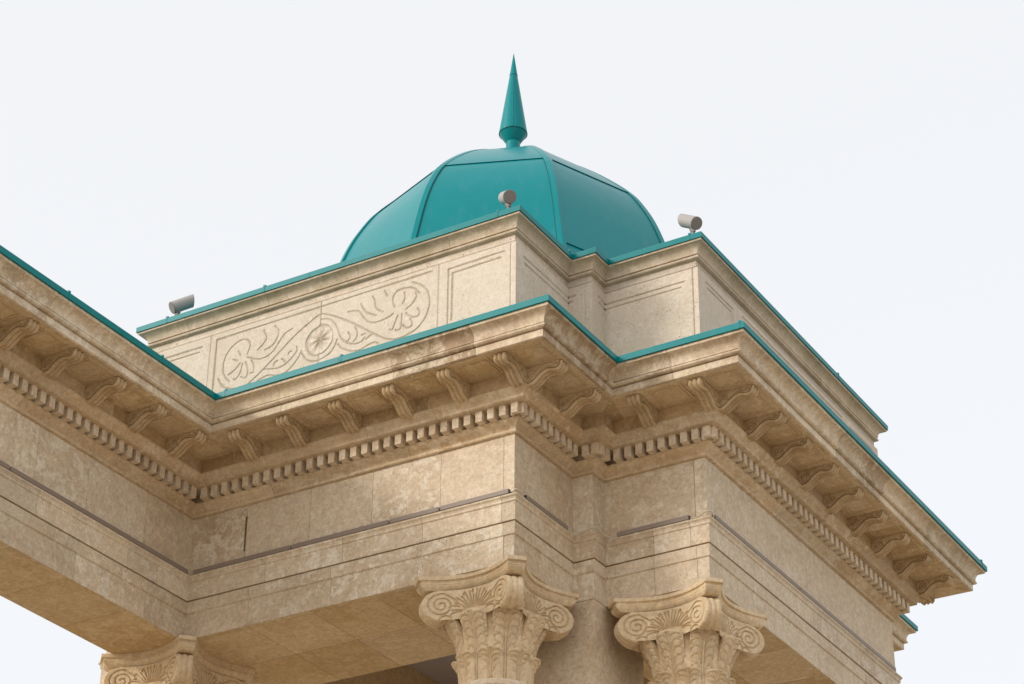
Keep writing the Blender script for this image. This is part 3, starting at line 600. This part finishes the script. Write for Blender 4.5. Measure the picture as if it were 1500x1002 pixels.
def make_scrolls():
    h, c, d, zt, r = .405, .075, .125, 7.857, .105; wx = h-c; xc = wx-r; zc = zt-r; zb = zt-2*r
    nx, nz = 330, 120; xs = np.concatenate([xc*np.linspace(-1, 1, nx-40)]); th = np.linspace(math.pi/2, 0, 21)[1:]
    e = xc+r*np.cos(th); xs = np.concatenate([-e[::-1], xs, e]); nx = len(xs)
    X = np.repeat(xs[:, None], nz, 1); Z = np.zeros((nx, nz))
    for i, x in enumerate(xs):
        hh = r if abs(x) <= xc else math.sqrt(max(r*r-(abs(x)-xc)**2, 1e-7)); Z[i] = np.linspace(zc-hh, zc+hh, nz)
    H = np.zeros((nx, nz)); pls = []
    for sg in (-1, 1):
        s_ = spiral(sg*xc, zc, r*.80, .010, 2.2, math.pi*.55 if sg > 0 else math.pi*.45, -sg, 90); pls.append(s_)
        s0 = s_[0]; pls.append([s0, (sg*xc*.62, zc+.035), (sg*xc*.40, zc-.03), (sg*xc*.22, zc-.085)])
        for i, (phi, ln) in enumerate([(4, .205), (13, .20), (24, .205), (34, .185), (46, .20), (57, .175), (69, .185), (80, .16), (90, .15)]):
            x, z = sg*(.004+.004*i), zc-.112; pl = [(x, z)]
            for q in range(12):
                an = math.radians(phi*(.35+.95*(q/11)**1.3)); x += sg*math.sin(an)*ln/12; z += math.cos(an)*ln/12; pl.append((x, z))
            if i % 2 == 0: pl.append((x+sg*.010, z-.012)); pl.append((x+sg*.004, z-.022))
            pls.append(pl)
        pls.append([tuple(p) for p in curve_pts([(sg*.16, zc-.108), (sg*.19, zc-.075), (sg*.225, zc-.088), (sg*.235, zc-.112)], 9)])
    for pl in pls:
        dd = seg_dist(X, Z, pl); H = np.minimum(H, -.013*(np.clip(1-dd/.0085, 0, 1)**2*(3-2*np.clip(1-dd/.0085, 0, 1))))
        H = H+.003*np.exp(-(dd/.016)**2)*(H > -.004)
    V = []; Fc = []; T = []; ids = []
    for k in range(4):
        ca, sa = math.cos(k*math.pi/2), math.sin(k*math.pi/2); base = len(V)
        for i in range(nx):
            s = xs[i]/wx; y0 = -h+d*(1-s*s); sl = -2*d*s/wx; nn = Vector((sl, -1)).normalized()
            for j in range(nz):
                x = xs[i]+nn.x*H[i, j]; y = y0+nn.y*H[i, j]; V.append((x*ca-y*sa, x*sa+y*ca, Z[i, j]))
        for i in range(nx-1):
            for j in range(nz-1): q = base+i*nz+j; Fc.append((q, q+nz, q+nz+1, q+1))
        ids.append(base)
    # scroll bands at the four horns: join the rounded ends of neighbouring faces with a ridged strip
    ee = list(range(nx-21, nx)); nb = 31; strips = []
    for k in range(4):
        A = ids[k]; B = ids[(k+1) % 4]
        ringA = [A+i*nz+nz-1 for i in ee]+[A+i*nz for i in ee[::-1]]
        ringB = [B+(nx-1-i)*nz+nz-1 for i in ee]+[B+(nx-1-i)*nz for i in ee[::-1]]
        dg = Vector((math.cos(k*math.pi/2-math.pi/4), math.sin(k*math.pi/2-math.pi/4), 0)); m = len(ringA); base = len(V)
        for q in range(m):
            pa_, pb_ = Vector(V[ringA[q]]), Vector(V[ringB[q]]); zz = (pa_.z-zc)/r; out = (dg*math.sqrt(max(0, 1-zz*zz))+Vector((0, 0, zz))).normalized()
            for j in range(nb):
                u = j/(nb-1); V.append(tuple(pa_.lerp(pb_, u)+out*(.007*(1-abs(math.sin(1.5*math.pi*(2*u-1)))**6))))
        for q in range(m-1):
            for j in range(nb-1): w_ = base+q*nb+j; Fc.append((w_, w_+1, w_+nb+1, w_+nb)[::-1])
        strips.append([base+(m-1)*nb+j for j in range(nb)])
    for k in range(4):
        base = ids[k]; row = [base+i*nz for i in range(20, nx-20)]; b2 = len(V)
        for q in row:
            v = Vector(V[q]); a = math.atan2(v.y, v.x); rr = math.hypot(v.x, v.y)
            for f in (.35, .7, 1.0):
                rad = rr+(0.20-rr)*f; V.append((rad*math.cos(a), rad*math.sin(a), v.z+.095*f**.75))
        for i in range(len(row)-1):
            c4 = [row[i], b2+3*i, b2+3*i+1, b2+3*i+2]; d4 = [row[i+1], b2+3*i+3, b2+3*i+4, b2+3*i+5]
            for j in range(3): Fc.append((c4[j], c4[j+1], d4[j+1], d4[j]))
    for k in range(4):   # underside wedges beneath the horns, carried on from the last row of each scroll band
        last = strips[k]; b3 = len(V)
        for f in (.35, .7, 1.0):
            for q in last:
                v = Vector(V[q]); a = math.atan2(v.y, v.x); rr = math.hypot(v.x, v.y); rad = rr+(.20-rr)*f; V.append((rad*math.cos(a), rad*math.sin(a), v.z+.095*f**.75))
        rows = [last]+[list(range(b3+m_*nb, b3+(m_+1)*nb)) for m_ in range(3)]
        for r0_, r1_ in zip(rows[:-1], rows[1:]):
            for j in range(nb-1): Fc.append((r0_[j], r0_[j+1], r1_[j+1], r1_[j]))
    o = mesh('scroll_block', V, Fc, M['carved'], None, (.35, .75, .35)); smooth_angle(o, 50); return o
BELL = [(.232, 7.21), (.236, 7.30), (.244, 7.42), (.258, 7.54), (.276, 7.63), (.284, 7.68), (.288, 7.71)]
def bell_r(z): return float(np.interp(z, [p[1] for p in BELL], [p[0] for p in BELL]))
def make_leaf(name, zb, zt, W, vks, reach):
    """acanthus leaf: flat plaque on the bell with scooped lobes either side of a rib, and a rounded tip that curls outwards"""
    nu, nv = 61, 110; hz = zt-zb; V0 = .66
    cp = curve_pts([(.016, 0), (.016, .2), (.016, .42), (.018, .58), (.018+reach*.18, .70), (.018+reach*.45, .80), (.018+reach*.75, .89), (.018+reach, .955), (.018+reach*.95, .988), (.018+reach*.55, 1.0)], nv)
    vv = np.linspace(0, 1, nv); uu = np.linspace(-1, 1, nu)
    wid = np.where(vv < V0, W*(.80+.20*vv/V0), W*np.sqrt(np.maximum(.004, 1-((vv-V0)/(.972-V0))**2)))
    U, VV = np.meshgrid(uu, vv, indexing='ij'); Xm = U*wid[None, :]; Ym = VV*hz
    aX = np.abs(Xm); H = np.zeros(U.shape)
    lim = np.minimum(W*.86, wid[None, :]*.86)
    for k, vk in enumerate(vks):
        y = vk*hz; s_ = W; st = (vks[0]-vks[1])*hz
        arc = [tuple(p) for p in curve_pts([(.13*s_, y-.95*st), (.20*s_, y-.35*st), (.42*s_, y+.05*st), (.66*s_, y+.02*st), (.84*s_, y-.25*st), (.86*s_, y-.62*st), (.72*s_, y-.80*st)], 26)]
        d = seg_dist(aX, Ym, arc)
        H = np.minimum(H, -.012*np.clip(1-d/.0085, 0, 1)**.7)
        # the lobe below the arc swells outwards
        cx, cy = .50*s_, y-.42*st; H = np.where(H > -.002, H+.0012*np.exp(-((aX-cx)/(.24*s_))**2-((Ym-cy)/(.36*st))**2), H)
    rib = -.012*np.exp(-((aX-.085*W)/.0045)**2)*(VV < .80)
    H = np.minimum(H, rib)*(VV < .93)
    P = np.zeros((nu, nv, 3))
    for j in range(nv):
        off, zf = cp[j]; z = zb+zf*hz; rb = bell_r(min(z, 7.70))
        for i in range(nu):
            u = uu[i]; rad = rb+off+H[i, j]-.010*abs(u)**5-.012*u*u*min(1, max(.3, (vv[j]-.6)*4)); ang = Xm[i, j]/(rb+.03)
            P[i, j] = (rad*math.cos(ang), rad*math.sin(ang), z)
    V = P.reshape(-1, 3).tolist(); n0 = nu*nv
    for i in range(nu):
        for j in range(nv):
            x, y, z = P[i, j]; rr = math.hypot(x, y); t = 0.0
            V.append((x*(1-.030*(1-t*.75)/rr), y*(1-.030*(1-t*.75)/rr), z+.020*t))
    Fc = []
    for i in range(nu-1):
        for j in range(nv-1):
            q = i*nv+j; Fc.append((q, q+nv, q+nv+1, q+1)); q += n0; Fc.append((q, q+1, q+nv+1, q+nv))
    for j in range(nv-1):
        Fc.append((j, j+1, n0+j+1, n0+j)); q = (nu-1)*nv+j; Fc.append((q, n0+q, n0+q+1, q+1))
    for i in range(nu-1):
        q = i*nv+nv-1; Fc.append((q, q+nv, n0+q+nv, n0+q))
    o = mesh(name, V, Fc, M['carved'], None, (.3, .75, .3)); smooth_angle(o, 60); return o
cb = MB(); cb.lathe([(.34, 1.98), (.34, 2.06), (.30, 2.08), (.325, 2.10), (.33, 2.14), (.30, 2.17), (.272, 2.19), (.262, 2.24), (.262, 4.4), (.245, 5.9), (.226, 7.13), (.230, 7.15), (.255, 7.155), (.266, 7.172), (.266, 7.192), (.256, 7.209), (.232, 7.214)], (0, 0), 64, (.2, .6, .2))
col0 = cb.build('column', M['stone']); smooth_angle(col0, 30)
be = MB(); be.lathe(BELL+[(.24, 7.74)], (0, 0), 64, (.3, .7, .3)); bell0 = be.build('bell', M['carved']); smooth_angle(bell0, 40)
pd = MB(); pd.box(-.40, .40, -.40, .40, 0, 1.90, (.3, .6, .3)); pd.box(-.44, .44, -.44, .44, 1.90, 1.98, (.3, .7, .3)); ped0 = pd.build('pedestal', M['stone'])
aba0 = make_abacus(); scr0 = make_scrolls(); lt0 = make_leaf('leaf', 7.205, 7.682, .098, (.715, .605, .495, .385, .275), .050); ll0 = make_leaf('leaf', 7.205, 7.418, .086, (.67, .51, .35, .19), .038); ll0.name = 'leaf_low'
used = False
def column(x, y, names=(col0, bell0, ped0, aba0, scr0)):
    global used
    objs = []
    for s in names:
        o = s if not used else s.copy()
        if used: C.objects.link(o)
        objs.append(o)
    c = objs[0]; c.location = (x, y, 0); part(c)
    for o in objs[1:]: o.location = (x, y, 0); part(o, c)
    for k in range(8):
        for s, da in ((lt0, 0), (ll0, math.pi/8)):
            o = s if (k == 0 and not used) else s.copy()
            if not (k == 0 and not used): C.objects.link(o)
            o.name = 'leaf'; o.location = (x, y, 0); o.rotation_euler = (0, 0, k*math.pi/4+da); part(o, c)
    used = True
column(-.28, .28); column(.68, a_+.28); column(-2.985, .28)

# ------------------------------------------------------------------ floodlights on the attic, light bars and cables on the ledge
def floodlight(x, y, z, target, label, L=.20, rad=.050, lift=.045):
    root = empty('floodlight', (x, y, z)); tag(root, label, 'floodlight', 'floodlights on the attic parapet')
    d = (Vector(target)-Vector((x, y, z+.125))).normalized(); up = Vector((0, 0, 1)); sd_ = d.cross(up).normalized(); u2 = sd_.cross(d); c0 = Vector((0, 0, .125+lift))
    V = []; Fc = []; n = 40
    def ringp(t, r, slant=0.0):
        s0 = len(V)
        for k in range(n):
            a = 2*math.pi*k/n; V.append(tuple(c0+sd_*r*math.cos(a)+u2*r*math.sin(a)+d*(t+.045+slant*math.sin(a)))); 
        return s0
    rings = [ringp(-L/2+.004, rad), ringp(L/2-.012, rad, .020), ringp(L/2-.012, rad-.005, .020), ringp(L/2-.10, rad-.006)]
    for a, b in zip(rings[:-1], rings[1:]):
        for k in range(n): Fc.append((a+k, a+(k+1) % n, b+(k+1) % n, b+k))
    hs = mesh('housing', V, Fc, M['lamp'], root); smooth_angle(hs, 40)
    V = []; Fc = []; r1 = ringp(-L/2+.006, rad*.97); r2 = ringp(-L/2, rad*.985); r3 = ringp(-L/2-.002, rad*.93)
    for a, b in ((r2, r1), (r3, r2)):
        for k in range(n): Fc.append((a+k, a+(k+1) % n, b+(k+1) % n, b+k))
    Fc.append(tuple(range(r3, r3+n))[::-1]); mesh('back_cap', V, Fc, M['lamp_dk'], root)
    V = []; r1 = ringp(L/2-.098, rad-.006); mesh('lens', V, [tuple(range(n))], M['lamp'], root)
    b = MB(); b.box(-.032, .032, -.032, .032, 0, .008); b.tube([(0, 0, .006), (0, 0, .05+lift)], .011, 12); b.box(-.016, .016, -.012, .012, .042+lift, .085+lift); b.tube([(-.024, 0, .066+lift), (.024, 0, .066+lift)], .012, 12); b.tube([(0, .012, .05+lift), (.02, .05, .03), (.03, .09, .0)], .005, 6)
    b.build('bracket', M['lamp_dk'], root)
    return root
tg = (DC.x, DC.y, 12.3)
floodlight(-.035, -.02, 10.697, (-.645, .62, 11.32), 'grey cylindrical floodlight on the front corner of the attic, overlapping the dome')
floodlight(.965, a_-.01, 10.697, (.215, 1.28, 11.38), 'grey cylindrical floodlight against the sky just right of the dome')
floodlight(-3.03, -.03, 10.672, (-2.48, .63, 11.33), 'grey cylindrical floodlight seen side-on at the far left end of the attic')
floodlight(b_-.12, 4.13, 10.56, tg, 'floodlight almost hidden behind the right parapet, only its tip showing')

def bar(A, B, ax, label, free=(False, False)):
    """a slim brown LED batten lying on the ledge between A and B (x,y)"""
    A = Vector(A); B = Vector(B); t = (B-A); Ln = t.length; root = empty('light_bar', (A.x, A.y, 8.4365), (0, 0, math.atan2(t.y, t.x)))
    tag(root, label, 'light', 'linear lights along the architrave ledge')
    hb = bevel_box('housing', .004, Ln-.004, -.020, .015, .004, .040, .004, M['bar']); hb.parent = root
    for x0, x1 in ((-.001, .006), (Ln-.006, Ln+.001)): 
        e = bevel_box('end_cap', x0, x1, -.017, .013, .007, .037, .002, M['black' if ((x0 < 0 and free[0]) or (x0 > 0 and free[1])) else 'bar']); e.parent = root
    k = MB()
    for x in np.arange(.12, Ln, .5): k.box(x-.015, x+.015, -.018, .012, 0, .005)
    k.build('mounting_clip', M['black'], root)
o_ = .064
bar((-2.62, -o_), (-1.765, -o_), 'x', 'brown light bar on the front ledge, next to the inner corner with the left wing')
bar((-1.755, -o_), (-.94, -o_), 'x', 'brown light bar in the middle of the front ledge')
bar((-.93, -o_), (-.53, -o_), 'x', 'shortest brown light bar on the front ledge')
bar((-.52, -o_), (.025, -o_), 'x', 'brown light bar on the front ledge ending at the front corner', (False, True))
bar((o_, .055), (o_, .625), 'y', 'brown light bar on the short return between the front corner and the pier', (True, False))
bar((.325, a_-o_), (.885, a_-o_), 'x', 'brown light bar on the short face above the right-hand capital', (False, True))
bar((b_+o_, a_+.0), (b_+o_, 2.345), 'y', 'brown light bar on the right face starting at its near corner', (True, False))
bar((b_+o_, 2.355), (b_+o_, 4.16), 'y', 'brown light bar on the far half of the right face')
bar((-L_+o_, -7.4), (-L_+o_, -2.01), 'y', 'brown light bar on the left wing ledge running out of the frame')
bar((-L_+o_, -2.0), (-L_+o_, -.10), 'y', 'brown light bar on the left wing ledge ending at the inner corner')
def cable(pts, label):
    P = [tuple(p) for p in curve_pts(pts, 40)]; m = MB(); m.tube(P, .0055, 8); o = m.build('cable', M['cable']); smooth_angle(o, 60)
    tag(o, label, 'cable', 'cables between the light bars')
zl = 8.443
cable([(.022, -.064, zl+.018), (.05, -.072, zl+.012), (.075, -.07, zl+.02), (.084, -.02, zl+.018), (.072, .03, zl), (.066, .058, zl+.012)], 'cream cable bent round the front corner between two light bars')
cable([(.064, .622, zl+.015), (.09, .70, zl), (.15, .715, zl+.012), (.25, .705, zl+.02), (.262, .75, zl+.012), (.262, .82, zl), (.29, .892, zl), (.328, .897, zl+.014)], 'cream cable running across the corner pier between two light bars')
cable([(.882, .895, zl+.012), (.94, .886, zl+.004), (1.0, .878, zl+.022), (1.045, .885, zl+.026), (1.046, .93, zl+.01), (1.028, .968, zl+.012)], 'cream cable bent round the right-hand corner between two light bars')
